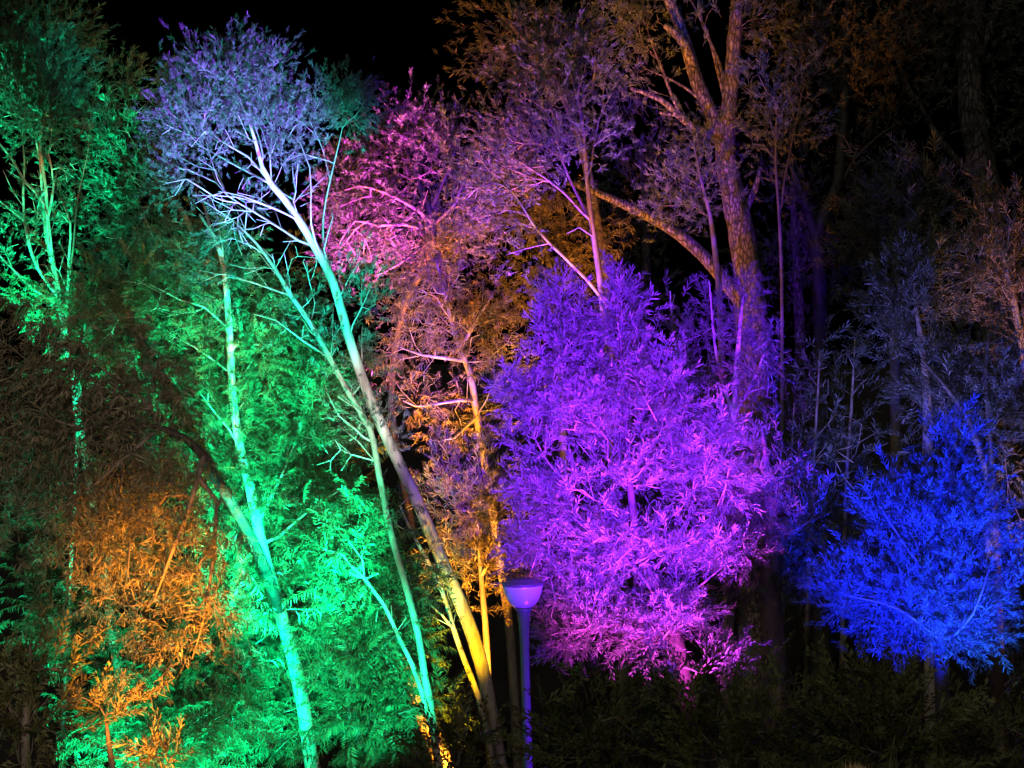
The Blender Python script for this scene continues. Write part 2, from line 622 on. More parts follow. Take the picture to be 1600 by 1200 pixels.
    while start:
        p0, k0 = start.pop()
        P, R_ = [pos_a[p0]], [min(rad[p0] * 0.9, rad[k0] * 1.15)]
        cur = k0
        b = bid[k0]
        while True:
            P.append(pos_a[cur])
            R_.append(rad[cur])
            ks = kids[cur]
            if not ks:
                break
            ks = sorted(ks, key=lambda z: (-(z < n_exp), -rad[z]))
            for o in ks[1:]:
                start.append((cur, o))
            if bid[ks[0]] != b:
                start.append((cur, ks[0]))
                break
            cur = ks[0]
        chain_into(b if b in keep else 'rest', P, R_)
    root = bpy.data.objects.new(name, None)
    C.objects.link(root)
    root.empty_display_size = 0.2
    root.location = base
    tag(root, label, cat, group)
    holder = {}
    for key, g in geo.items():
        nm = 'trunk' if key == 'trunk' else ('twigs' if key == 'rest' else 'branch')
        mt = M[trunk_bark or bark] if key == 'trunk' else M[bark]
        o = link(nm, mesh_from(nm, np.concatenate(g[0]), np.concatenate(g[1]), mt), root)
        if nm == 'twigs':
            o['kind'] = 'stuff'
        holder[key] = o
    # leaves
    lt = [t for t, l in tips if l]
    if lt and per:
        tp = np.array(lt)
        td = np.array([dr[i] for i in lt])
        tb = np.array([bid[i] if bid[i] in keep else -1 for i in lt])
        P = np.repeat(pos_a[tp], per, 0)
        D0 = np.repeat(td, per, 0)
        Bk = np.repeat(tb, per)
        n = len(P)
        off = rng.normal(0, 1, (n, 3)) * spread
        P = P + off - D0 * 0.25 * size
        D = D0 * 0.75 + unit(off) * 0.55 + rng.normal(0, 0.33, (n, 3)) + np.array([0, -fwd, 0.30 - droop])
        R = spray_frames(D, roll, rng)
        sc = size * rng.uniform(0.55, 1.35, n)
        var = rng.integers(0, 7, n)
        P = P - base
        sel = np.zeros(n, bool)
        if single:
            Pw = P + base
            u = 800 + Pw[:, 0] / Pw[:, 1] * FPX
            v = 600 - (Pw[:, 2] - CAM_Z) / Pw[:, 1] * FPX
            dist = np.linalg.norm(Pw - np.array([0, 0, CAM_Z]), axis=1) / sc
            dist[(u < 0) | (u > 1600) | (v < 0) | (v > 1200)] = 1e9
            sel[np.argsort(dist)[:single]] = True
            sel &= dist < 1e8
        for b in np.unique(Bk):
            m = (Bk == b) & ~sel
            par_o = holder.get(b, root) if b >= 0 else root
            if m.any():
                f = link('foliage', merged_sprays(kind, P[m], R[m], sc[m], var[m], leaf, 'foliage'), par_o)
                f['kind'] = 'stuff'
        for i in np.nonzero(sel)[0]:
            par_o = holder.get(Bk[i], root) if Bk[i] >= 0 else root
            o = bpy.data.objects.new('leaf_spray', spray_mesh(kind, int(var[i]), leaf))
            C.objects.link(o)
            o.parent = par_o
            mt = Matrix.Identity(4)
            for a in range(3):
                for c in range(3):
                    mt[a][c] = R[i, a, c] * sc[i]
                mt[a][3] = P[i, a]
            o.matrix_local = mt
    return root


# ------------------------------------------------------------------ ground
gx = np.linspace(-160, 160, 161)
gy = np.concatenate([np.linspace(-40, 60, 101), np.linspace(63, 260, 40)])
GV = np.array([[x, y, ground_z(x, y)] for y in gy for x in gx])
nx = len(gx)
GF = np.array([[j * nx + i, j * nx + i + 1, (j + 1) * nx + i + 1, (j + 1) * nx + i] for j in range(len(gy) - 1) for i in range(nx - 1)])
g = link('ground', mesh_from('ground', GV, GF, plain('leaf_litter', (0.015, 0.012, 0.009), 0.95, noise=0.6)))
g['kind'] = 'structure'

# ------------------------------------------------------------------ street lamp
def lathe(profile, k=40):
    prof = np.array(profile)
    a = np.arange(k) * 2 * math.pi / k
    V = np.stack([prof[:, 0:1] * np.cos(a), prof[:, 0:1] * np.sin(a), np.repeat(prof[:, 1:2], k, 1)], -1).reshape(-1, 3)
    F = [(i * k + s, i * k + (s + 1) % k, (i + 1) * k + (s + 1) % k, (i + 1) * k + s) for i in range(len(prof) - 1) for s in range(k)]
    return V, np.array(F)


LD = 15.2
top = W(818, 950, LD)
lx, lz = top[0], top[2]
lg = ground_z(lx, LD)
H = lz - lg
lamp = bpy.data.objects.new('street_lamp', None)
C.objects.link(lamp)
lamp.location = (lx + 0.028 * H, LD, lg)
lamp.rotation_euler = (0, -0.028, 0)
tag(lamp, 'unlit street lamp with frosted bowl and flat dark cap on a slim post', 'street lamp')
m_post = plain('painted_post', (0.08, 0.11, 0.13), 0.45, 0.0, 0.15)
m_bowl = plain('frosted_bowl', (0.30, 0.40, 0.34), 0.28, 0.0, 0.05, 0.6)
m_cap = plain('lamp_cap', (0.05, 0.05, 0.055), 0.5, 0.0, 0.2)
k_ = LD / FPX
link('base_plate', mesh_from('base_plate', *lathe([(0, -0.05), (0.17, -0.05), (0.17, 0.02), (0.16, 0.035), (0.06, 0.04)]), m_post), lamp)
link('post', mesh_from('post', *lathe([(0.058, 0.03), (0.054, H - 3), (0.047, H - 1.5), (0.043, H - 0.42), (0.046, H - 0.28), (0.053, H - 0.16), (0.063, H - 0.07), (0.070, H - 0.02)]), m_post), lamp)
link('collar', mesh_from('collar', *lathe([(0.074, H - 0.02), (0.080, H - 0.018), (0.082, H + 0.004), (0.07, H + 0.008), (0.0, H + 0.008)]), m_post), lamp)
bp = [(0.0, 0.009), (0.076, 0.009), (0.105, 0.022), (0.138, 0.058), (0.164, 0.105), (0.183, 0.155), (0.196, 0.205), (0.202, 0.232), (0.198, 0.236)]
link('lamp_bowl', mesh_from('lamp_bowl', *lathe([(r, H + z) for r, z in bp]), m_bowl), lamp)
link('bowl_rim', mesh_from('bowl_rim', *lathe([(0.198, H + 0.229), (0.206, H + 0.229), (0.208, H + 0.234), (0.197, H + 0.235)]), m_cap), lamp)
dv, df = [], []
for zz in (0.62, 0.98):
    for xx, yy in ((-0.030, -0.046), (0.030, -0.046), (0.030, -0.063), (-0.030, -0.063)):
        dv.append((xx, yy, zz))
df = [(0, 1, 2, 3), (7, 6, 5, 4), (0, 4, 5, 1), (1, 5, 6, 2), (2, 6, 7, 3), (3, 7, 4, 0)]
link('access_door', mesh_from('access_door', dv, df, m_post, False), lamp)
cp = [(0.19, 0.237), (0.208, 0.238), (0.211, 0.246), (0.206, 0.256), (0.165, 0.272), (0.150, 0.274), (0.146, 0.280), (0.10, 0.292), (0.05, 0.297), (0.0, 0.298)]
link('lamp_cap', mesh_from('lamp_cap', *lathe([(r, H + z) for r, z in cp]), m_cap), lamp)

# ------------------------------------------------------------------ front row of trees
tree('wattle_tree', 'bushy feathery tree lit bright violet behind the street lamp', 'tree', 16.2,
     [(1085, 1150, 15), (1065, 1040, 13), (1045, 960, 11), (1015, 895, 8), (995, 840, 7), (985, 760, 5.5), (976, 640, 4.2), (970, 530, 2.8), (967, 425, 1)],
     [(960, 740, 80, 40, 30), (850, 780, 54, 46, 42), (1050, 745, 50, 38, 26), (838, 870, 44, 48, 36), (970, 850, 90, 56, 62), (1095, 864, 58, 32, 30), (1130, 775, 18, 22, 6),
      (915, 955, 64, 46, 54), (1035, 955, 66, 44, 48), (1128, 1030, 30, 20, 14), (870, 1000, 36, 20, 14), (1000, 1010, 40, 20, 14), (1160, 872, 18, 20, 5)],
     [[(1040, 950, 9), (980, 875, 6.5, 0.1), (915, 825, 4, 0.0)],
      [(985, 775, 5), (915, 690, 4, 0.2), (882, 600, 3), (872, 510, 2), (868, 402, 1)],
      [(960, 800, 4), (870, 740, 3), (825, 660, 2), (802, 592, 1)],
      [(980, 740, 3), (1030, 680, 2.4, 0.1), (1045, 600, 1.6, 0.1), (1048, 545, 0.9, 0.1)],
      [(1040, 830, 4), (1100, 740, 3, 0), (1125, 680, 2), (1136, 630, 1)],
      [(1020, 900, 8), (1075, 810, 5, 0.3), (1090, 700, 3, 0.3), (1080, 600, 1.5, 0.2)],
      [(1060, 1010, 9), (1000, 975, 6, 0.1), (900, 985, 3, -0.2)],
      [(1066, 1040, 8), (1110, 1050, 5, -0.8), (1140, 1010, 2.5, -1.0)],
      [(1045, 960, 8), (1100, 910, 5, 0.2), (1160, 860, 3, 0.1)]],
     'wattle', 'wattle', 'grey_bark', 0.20, 6, 11, 290, trunk_bark='shaded_bark', lscale=0.36, spread=0.075, fwd=0.15, tip=0.0055, maxb=10,
     cones=[(967, 438, 985, 700, 112, 124), (868, 412, 895, 690, 80, 90), (800, 590, 850, 740, 46, 26), (1048, 548, 1040, 720, 52, 30), (1136, 632, 1100, 800, 56, 30), (915, 560, 930, 700, 40, 18)])

tree('wattle_tree', 'dim violet tree rising behind the right shoulder of the bright violet tree', 'tree', 18.6,
     [(1135, 1100, 10), (1140, 900, 8), (1142, 760, 7), (1146, 650, 5), (1152, 560, 4), (1160, 470, 2)],
     [(1160, 590, 50, 40, 18), (1085, 600, 40, 40, 12)],
     [[(1143, 740, 5), (1085, 640, 4), (1055, 540, 2), (1047, 455, 1)], [(1146, 650, 4), (1120, 560, 2.4), (1108, 440, 1)], [(1146, 650, 4), (1180, 590, 2.4), (1200, 530, 1)]],
     'wattle', 'gum', 'grey_bark', 0.20, 4, 12, 60, spread=0.075, cones=[(1162, 440, 1150, 600, 52, 34), (1050, 462, 1064, 600, 30, 18), (1108, 440, 1110, 560, 30, 14), (1202, 520, 1180, 640, 32, 18)])

tree('wattle_tree', 'dark violet tree with a thick rough trunk right of the bright violet tree', 'tree', 18.0,
     [(1212, 1120, 20), (1208, 1000, 19), (1202, 900, 16), (1205, 820, 11), (1200, 740, 7), (1190, 670, 3)],
     [(1210, 800, 70, 55, 26), (1270, 830, 50, 40, 14), (1150, 780, 50, 60, 14), (1180, 930, 70, 60, 16), (1160, 720, 40, 40, 8), (1250, 900, 50, 50, 8)],
     [[(1204, 860, 8), (1255, 820, 4, -0.2), (1300, 800, 2, -0.3)]],
     'wattle', 'wattle', 'dark_bark', 0.25, 8, 13, 60, spread=0.18, rough=0.05)

tree('shrub_tree', 'dense shrubby tree lit vivid blue at the right', 'tree', 17.0,
     [(1475, 1150, 13), (1470, 1000, 11), (1465, 900, 9), (1470, 800, 6), (1482, 720, 3.5), (1490, 670, 1.5)],
     [(1491, 700, 12, 26, 10), (1472, 760, 36, 30, 22), (1450, 830, 76, 42, 56), (1385, 800, 28, 30, 16), (1535, 800, 28, 34, 14), (1362, 920, 52, 34, 46),
      (1460, 925, 76, 42, 60), (1530, 930, 30, 40, 20), (1425, 975, 70, 18, 30), (1520, 985, 32, 20, 18), (1590, 880, 16, 40, 10), (1310, 930, 16, 20, 6)],
     [[(1466, 920, 7), (1420, 860, 5, -0.3), (1380, 800, 2.5, -0.4)], [(1470, 1000, 7), (1400, 950, 5, -0.5), (1320, 930, 2, -0.6)],
      [(1472, 1010, 7), (1520, 960, 5, -0.5), (1545, 890, 2.5, -0.5)]],
     'wattle', 'wattle', 'dark_bark', 0.18, 14, 14, 240, trunk_bark='shaded_bark', lscale=0.4, spread=0.14, fwd=0.15)

tree('wattle_tree', 'dim greyish violet tree above and behind the blue shrubby tree', 'tree', 20.0,
     [(1560, 1150, 15), (1552, 900, 12), (1548, 760, 9), (1545, 680, 6), (1540, 590, 4), (1545, 520, 2)],
     [(1425, 535, 26, 20, 9), (1470, 580, 55, 40, 20), (1550, 570, 70, 50, 34), (1500, 640, 45, 50, 16), (1580, 660, 40, 60, 18), (1455, 620, 30, 40, 10), (1590, 800, 25, 60, 8)],
     [[(1548, 760, 6), (1510, 650, 4, -0.3), (1440, 560, 2, -0.4)]],
     'wattle', 'wattle', 'dark_bark', 0.22, 8, 15, 60, spread=0.18)

# left: leaning pale tree and its slender companion
tree('leaning_tree', 'tall pale trunk leaning left, yellow at its foot and violet in its crown', 'tree', 17.2,
     [(780, 1190, 12.38), (757, 1060, 11.22), (731, 970, 11.22), (692, 880, 10.45), (655, 790, 9.68), (612, 700, 8.90), (577, 620, 8.13), (546, 530, 7.35), (520, 440, 6.97),
      (492, 385, 6.58), (468, 345, 6.19), (445, 312, 5.42), (424, 288, 5.03), (410, 262, 3.48), (400, 225, 2.71), (388, 185, 2.02), (372, 150, 1.16)],
     [(340, 112, 65, 34, 36), (415, 135, 45, 42, 28), (300, 165, 52, 48, 30), (370, 170, 55, 40, 26), (445, 190, 34, 40, 20), (270, 222, 32, 46, 18), (430, 95, 22, 18, 8), (370, 84, 36, 20, 12),
      (330, 225, 32, 28, 10), (445, 235, 28, 22, 8), (530, 155, 36, 22, 24), (556, 172, 24, 20, 10), (500, 175, 18, 20, 7), (265, 290, 35, 40, 12), (575, 470, 16, 40, 8), (605, 640, 18, 16, 4), (620, 700, 16, 14, 3), (560, 420, 22, 36, 6)],
     [[(424, 288, 5), (388, 245, 3.6), (345, 220, 2.8), (302, 172, 1.6)],
      [(424, 288, 4.5), (375, 262, 3.4), (335, 240, 2.5), (310, 226, 1.4)],
      [(416, 272, 4), (406, 220, 2.6), (398, 195, 1.6), (362, 150, 1)],
      [(424, 285, 4), (422, 245, 2.6), (410, 205, 1.6), (402, 190, 1)],
      [(495, 395, 5), (440, 358, 4), (395, 330, 3.2), (355, 305, 2.6), (340, 280, 1.8), (320, 215, 1)],
      [(470, 345, 4), (425, 325, 2.6, -0.2), (370, 308, 2.2, -0.3), (300, 305, 1.2, -0.3)],
      [(462, 340, 3.6), (410, 318, 2.4, -0.3), (350, 300, 1.8, -0.4), (305, 318, 1.1, -0.4)],
      [(500, 405, 5), (486, 350, 3.6, -0.2), (486, 300, 3, -0.2), (484, 262, 2.6, -0.2), (470, 225, 1.4, -0.2)],
      [(508, 420, 4.5), (505, 340, 3.2, 0.1), (522, 255, 2.8, 0.1), (535, 200, 1.6, 0.1), (536, 165, 1, 0.1)],
      [(518, 270, 2), (505, 235, 1.6, 0.1), (485, 190, 0.9, 0.1)],
      [(514, 430, 4), (506, 390, 3), (520, 340, 1.6), (516, 325, 1)]],
     'tuft', 'gum', 'grey_bark', 0.125, 12, 21, 60, trunk_bark='pale_bark', spread=0.13, pen=2.0, attach=0.6, tip=0.0042, lscale=0.45, bare=[(350, 260, 75, 70, 44), (480, 280, 40, 60, 24), (390, 340, 85, 50, 40)])

tree('slender_tree', 'slender teal trunk beside the leaning tree with a fan of bare branches', 'tree', 15.8,
     [(683, 1180, 6, 0.00), (671, 1090, 6, 0.00), (664, 1060, 6, 0.00), (655, 1000, 5.5, 0.00), (638, 930, 5.5, 0.00), (610, 830, 5.2, 0.34), (592, 740, 5, 0.77), (578, 670, 4.8, 1.10), (548, 620, 4.5, 1.34), (516, 560, 4.4, 1.60), (485, 505, 4, 1.60), (455, 462, 3.8, 1.60), (430, 420, 3, 1.60), (400, 380, 2.2, 1.60), (365, 345, 1.4, 1.60)],
     [(340, 365, 30, 30, 10, 1.60), (390, 300, 50, 20, 8, 1.60), (470, 500, 40, 30, 10, 1.60), (540, 560, 26, 40, 8, 1.60), (560, 640, 30, 40, 8, 1.25), (330, 420, 30, 30, 8, 1.60)],
     [[(516, 560, 3, 1.60), (470, 530, 2.4, 1.60), (430, 500, 1.6, 1.60), (395, 490, 1, 1.60)],
      [(548, 620, 3.2, 1.34), (565, 600, 2.6, 1.44), (565, 540, 1.8, 1.60), (566, 510, 1, 1.60)],
      [(455, 462, 3, 1.60), (420, 450, 2.2, 1.60), (390, 440, 1.6, 1.60), (360, 430, 1, 1.60)],
      [(585, 700, 3, 0.96), (555, 670, 2.2, 1.10), (530, 650, 1.6, 1.20), (505, 600, 1, 1.44)],
      [(600, 790, 2.5, 0.53), (585, 720, 1.8, 0.86), (560, 690, 1.2, 1.01), (530, 665, 0.8, 1.13)]],
     'tuft', 'gum', 'grey_bark', 0.15, 6, 22, 0, spread=0.16, pen=2.0, attach=0.55, tip=0.0042, lscale=0.7,
     bare=[(400, 400, 60, 50, 30, 1.60), (460, 420, 50, 50, 24, 1.60), (500, 500, 40, 50, 16, 1.60), (540, 640, 35, 60, 16, 1.25), (520, 720, 30, 50, 8, 0.86), (350, 320, 50, 30, 14, 1.60)])

tree('sapling', 'thin yellow stem with sparse curly leaves just left of the leaning trunk', 'sapling', 17.0,
     [(765, 1165, 5), (748, 1090, 5), (725, 1030, 4.5), (708, 980, 4), (690, 920, 3.6), (670, 880, 3.2), (645, 835, 2.6), (625, 790, 1.6)],
     [(650, 900, 30, 40, 10), (690, 870, 25, 50, 9), (630, 800, 22, 40, 8), (660, 960, 25, 30, 6), (700, 950, 16, 30, 4)],
     [[(712, 990, 2.6), (690, 960, 2, -0.2), (660, 935, 1.2, -0.3)]],
     'sickle', 'feather', 'pale_bark', 0.22, 2, 23, 60, spread=0.08, attach=0.35, droop=0.2, rmax=0.012)

tree('sapling', 'thin bare green stem joining the slender teal trunk low down', 'sapling', 15.8,
     [(672, 1130, 4), (660, 1085, 4), (645, 1040, 3.6), (625, 1000, 3.4), (600, 945, 3), (570, 905, 2.6), (545, 880, 2)],
     [(560, 880, 40, 30, 8), (610, 960, 30, 30, 6), (530, 850, 30, 26, 6)], [],
     'sickle', 'feather', 'pale_bark', 0.22, 2, 24, 30, spread=0.1, attach=0.4, rmax=0.012)

tree('gum_tree', 'green lit tree whose bright teal trunk stands in the thick of the green leaves', 'tree', 17.8,
     [(487, 1190, 12.18), (472, 1090, 11.31), (453, 1010, 10.88), (433, 940, 10.44), (416, 880, 9.13), (402, 820, 8.70), (390, 760, 7.83), (375, 700, 6.96), (364, 620, 6.09), (360, 550, 5.66), (356, 480, 5.22), (350, 420, 4.00), (335, 370, 2.96), (312, 335, 1.74)],
     [(320, 440, 45, 40, 20, 0.4), (360, 420, 40, 30, 12, 0.4), (300, 520, 60, 50, 22, 0.4), (420, 500, 60, 45, 26, 0.4), (400, 570, 70, 60, 34, 0.4), (480, 580, 60, 60, 30, 0.4), (310, 610, 60, 60, 28, 0.4), (480, 650, 60, 60, 30, 0.4), (390, 680, 80, 60, 34, 0.4),
      (440, 760, 74, 60, 40, 0.4), (500, 810, 50, 60, 34, 0.4), (400, 830, 70, 60, 26, 0.4), (340, 720, 40, 70, 16, 0.4), (525, 720, 24, 40, 10, 0.4), (230, 480, 50, 50, 12, 0.4), (190, 550, 70, 60, 20, 0.4), (470, 1040, 60, 70, 30, 0.6), (395, 985, 50, 60, 20, 0.6), (500, 960, 60, 60, 26, 0.5), (450, 900, 60, 50, 20, 0.5), (440, 1140, 60, 50, 18, 0.6)],
     [[(357, 500, 4), (320, 480, 3), (280, 468, 2.4), (235, 445, 1.4), (190, 440, 0.8)],
      [(362, 590, 4), (330, 560, 3), (300, 540, 1.6)],
      [(375, 690, 4), (340, 650, 3), (310, 610, 1.5)],
      [(402, 820, 6), (450, 720, 4, 0.2), (480, 620, 2.5, 0.3), (470, 560, 1.2, 0.3)],
      [(412, 860, 6), (480, 800, 4, 0.1), (540, 760, 2, 0.1)],
      [(352, 440, 3), (348, 390, 2.4), (342, 355, 1.4)]],
     'frond', 'feather', 'pale_bark', 0.36, 9, 25, 160, lscale=0.45, spread=0.2, attach=0.12, roll=0.7)

tree('shrub', 'bright green feathery shrub with drooping fronds right of the teal trunk', 'shrub', 16.4,
     [(560, 1190, 10), (550, 1100, 9), (545, 1030, 8), (530, 960, 5), (520, 890, 3)],
     [(550, 860, 40, 56, 24), (565, 930, 55, 55, 34), (528, 950, 18, 50, 11), (600, 1010, 55, 45, 28), (556, 1030, 46, 50, 25), (570, 1110, 60, 50, 28), (630, 1090, 40, 40, 16), (556, 1130, 30, 50, 14), (620, 1150, 40, 35, 14), (640, 930, 20, 30, 5)],
     [[(548, 1060, 6), (600, 1010, 4, -0.3), (650, 960, 2, -0.4)], [(555, 1140, 6), (610, 1120, 4, -0.3), (670, 1100, 2, -0.4)]],
     'frond', 'feather', 'dark_bark', 0.42, 5, 26, 260, lscale=0.4, spread=0.17, droop=0.15, fwd=0.2)

tree('shrub', 'green and cyan feathery shrub at the bottom left below the orange leaves', 'shrub', 15.9,
     [(240, 1195, 9), (240, 1130, 8), (250, 1060, 6), (260, 1000, 4)],
     [(190, 1140, 60, 45, 28), (270, 1120, 60, 55, 30), (335, 1145, 56, 50, 28), (200, 1040, 50, 50, 22), (290, 1040, 70, 60, 26), (345, 1040, 32, 60, 16), (130, 1000, 50, 50, 16), (300, 940, 60, 50, 18), (80, 950, 50, 40, 12), (240, 1190, 120, 30, 26), (130, 880, 70, 50, 18), (280, 850, 60, 60, 20), (40, 840, 50, 50, 12), (330, 960, 50, 60, 18), (200, 780, 60, 40, 10)],
     [[(242, 1140, 5), (190, 1090, 3, -0.2), (130, 1010, 1.5, -0.2)], [(244, 1120, 5), (320, 1060, 3, -0.2), (390, 1000, 1.5, -0.2)]],
     'frond', 'feather', 'dark_bark', 0.38, 5, 27, 240, lscale=0.4, spread=0.17, droop=0.1, fwd=0.2)

tree('wattle_tree', 'near tree with dark arching bough and orange brown leaves at the left', 'tree', 14.3,
     [(500, 1230, 8, 3.9), (476, 1100, 8, 3.9), (455, 1015, 8, 3.8), (434, 945, 8, 3.4), (415, 890, 8, 2.6), (390, 835, 8, 1.8), (355, 775, 8, 1.0), (335, 745, 7.5, 0.4), (318, 712, 7, 0.2), (290, 685, 6, 0), (250, 668, 4.5, -0.1), (200, 660, 3.4, -0.1), (130, 670, 2.4, -0.1), (60, 690, 1.2, -0.1)],
     [(60, 540, 70, 60, 34), (150, 580, 80, 60, 40), (50, 640, 70, 60, 34), (210, 620, 60, 60, 34), (260, 590, 40, 40, 16), (110, 700, 90, 60, 46), (230, 730, 80, 60, 44), (50, 780, 70, 60, 34), (160, 800, 80, 60, 40), (270, 800, 60, 60, 34),
      (135, 860, 36, 28, 17), (210, 880, 44, 30, 17), (310, 870, 40, 40, 11), (180, 945, 50, 22, 15), (285, 955, 40, 26, 15), (360, 965, 24, 22, 7), (250, 1005, 34, 16, 8), (305, 1015, 22, 12, 5), (110, 965, 20, 14, 5), (350, 880, 20, 40, 6)],
     [[(318, 712, 5), (300, 780, 4, -0.1), (270, 860, 3, -0.2), (240, 940, 1.5, -0.2)],
      [(250, 668, 4), (190, 720, 3, -0.2), (120, 780, 2, -0.2), (60, 810, 1, -0.2)],
      [(250, 668, 4), (220, 620, 3, 0), (150, 570, 1.5, 0)],
      [(340, 750, 4), (335, 850, 3, 0), (320, 960, 2, -0.1), (300, 1030, 1, -0.1)]],
     'sickle', 'tan', 'dark_bark', 0.20, 5, 28, 290, trunk_bark='shaded_bark', spread=0.19, droop=0.35, attach=0.55)

tree('shrub', 'small shrub with orange lit leaf tips low at the left', 'shrub', 13.6,
     [(175, 1195, 5), (170, 1160, 4), (165, 1120, 2.5)],
     [(122, 1095, 16, 12, 5), (180, 1100, 28, 14, 7), (200, 1085, 10, 10, 3)], [],
     'wattle', 'tan', 'dark_bark', 0.16, 3, 29, 60, spread=0.06)
tree('shrub', 'tiny orange leaf tip poking up at the lower left corner', 'shrub', 13.2,
     [(52, 1215, 3), (54, 1200, 2)], [(55, 1192, 5, 6, 2)], [], 'wattle', 'tan', 'dark_bark', 0.16, 1, 30, 6, spread=0.03)
tree('shrub', 'orange tipped shrub at the bottom edge under the green fronds', 'shrub', 13.6,
     [(250, 1215, 4), (252, 1195, 3)], [(255, 1190, 34, 14, 10), (225, 1192, 20, 10, 4)], [], 'wattle', 'tan', 'dark_bark', 0.22, 3, 31, 30, spread=0.08)

tree('gum_tree', 'far left tree with a fan of bright green stems under a leafy crown', 'tree', 20.0,
     [(108, 560, 6), (97, 490, 5.4), (88, 440, 4.4), (80, 395, 3.6), (74, 350, 3), (72, 300, 2.6), (66, 255, 2.2), (62, 215, 1.8), (70, 180, 1.2)],
     [(20, 110, 60, 40, 26), (80, 140, 40, 30, 22), (20, 180, 60, 40, 28), (70, 190, 50, 40, 24), (100, 155, 24, 20, 10), (100, 270, 24, 22, 8), (130, 195, 16, 12, 6), (70, 330, 40, 22, 10), (10, 380, 20, 20, 6), (90, 90, 26, 18, 8), (30, 70, 40, 20, 8)],
     [[(80, 390, 4), (70, 320, 3.4), (40, 285, 3), (20, 250, 2.6), (0, 225, 2), (-20, 190, 1)],
      [(92, 465, 5), (60, 420, 4), (45, 380, 3.6), (38, 345, 3.2), (20, 330, 2.6), (0, 315, 2), (-20, 300, 1)],
      [(38, 345, 3), (36, 300, 2.6), (38, 250, 2.2), (35, 200, 1.4), (48, 150, 0.9)],
      [(88, 440, 4.5), (72, 370, 3.6, 0.2), (66, 310, 3, 0.2), (62, 245, 2.4, 0.2), (48, 190, 1.4, 0.2)],
      [(102, 510, 4), (106, 440, 3), (108, 395, 2.6), (110, 350, 2), (95, 310, 1.4)],
      [(74, 340, 3.4), (84, 290, 2.6), (76, 240, 1.5)],
      [(96, 480, 3.6), (50, 450, 2.6), (20, 420, 2.2), (-20, 380, 1.4)],
      [(100, 500, 3), (115, 380, 1.8), (120, 320, 1.6), (138, 235, 1)]],
     'tuft', 'gum', 'pale_bark', 0.17, 10, 32, 40, spread=0.17, attach=0.45, pen=2.0, tip=0.0045, lscale=0.72, bare=[(60, 330, 50, 60, 22), (60, 250, 60, 50, 18), (90, 420, 40, 50, 14)])

tree('shrub', 'green leafy undergrowth below the far left fan of stems', 'shrub', 19.0,
     [(120, 700, 3), (125, 600, 3), (130, 520, 2.4), (128, 460, 1.4)],
     [(140, 480, 50, 40, 24), (180, 500, 50, 40, 22), (150, 550, 50, 40, 20), (220, 470, 40, 30, 12), (60, 470, 40, 20, 12)], [],
     'frond', 'feather', 'dark_bark', 0.32, 5, 33, 60, spread=0.17)

tree('wattle_tree', 'dusky violet tree in the gap between the green fan and the leaning tree', 'tree', 21.5,
     [(330, 700, 8), (325, 480, 7), (305, 380, 5), (285, 330, 4), (250, 290, 2.6), (220, 240, 1.5)],
     [(180, 220, 40, 50, 22), (230, 260, 45, 60, 30), (200, 310, 50, 40, 24), (260, 340, 40, 40, 18), (230, 190, 30, 30, 10), (150, 270, 30, 40, 8), (215, 380, 60, 40, 18)],
     [[(318, 430, 4), (330, 380, 3), (322, 330, 2), (310, 300, 1)]],
     'tuft', 'gum', 'grey_bark', 0.20, 7, 34, 0, spread=0.2)

# middle: pink and orange trees behind the leaning trunk
tree('gum_tree', 'low spreading tree with pink and orange twigs behind the leaning tree', 'tree', 24.5,
     [(640, 800, 6), (612, 640, 5.5, 0.5), (625, 500, 5, 0.6), (660, 420, 5, 0.3), (676, 375, 5), (672, 330, 6), (655, 290, 4.5), (650, 240, 3), (648, 200, 1.8)],
     [(650, 190, 45, 26, 24), (690, 205, 18, 22, 9), (620, 230, 45, 35, 22), (560, 240, 40, 35, 16), (530, 300, 36, 40, 18), (575, 330, 60, 50, 34), (560, 385, 45, 35, 18), (640, 280, 50, 40, 16), (700, 250, 30, 30, 10), (720, 290, 30, 25, 10), (640, 380, 45, 40, 20), (690, 370, 40, 30, 16), (740, 340, 40, 30, 14)],
     [[(674, 345, 5), (640, 320, 4, -0.3), (600, 300, 3, -0.4), (560, 290, 2, -0.4), (530, 300, 1, -0.4)],
      [(676, 360, 5), (630, 350, 4, -0.3), (590, 352, 3, -0.4), (555, 345, 2, -0.4), (530, 380, 1, -0.4)],
      [(672, 330, 4.5), (690, 290, 3), (705, 250, 2), (700, 215, 1)],
      [(655, 290, 4), (640, 250, 3), (628, 215, 1.5)],
      [(674, 350, 4), (710, 320, 3, -0.2), (725, 270, 2, -0.2), (735, 230, 1, -0.2)],
      [(676, 370, 4), (640, 400, 3, -0.4), (610, 420, 2, -0.4), (590, 430, 1, -0.4)]],
     'tuft', 'gum', 'dark_bark', 0.17, 14, 41, 30, spread=0.2, trunk_bark='shaded_bark', lscale=0.8, pen=1.2, tip=0.008, bare=[(590, 330, 70, 60, 34), (660, 300, 50, 60, 22), (660, 380, 60, 40, 20)])

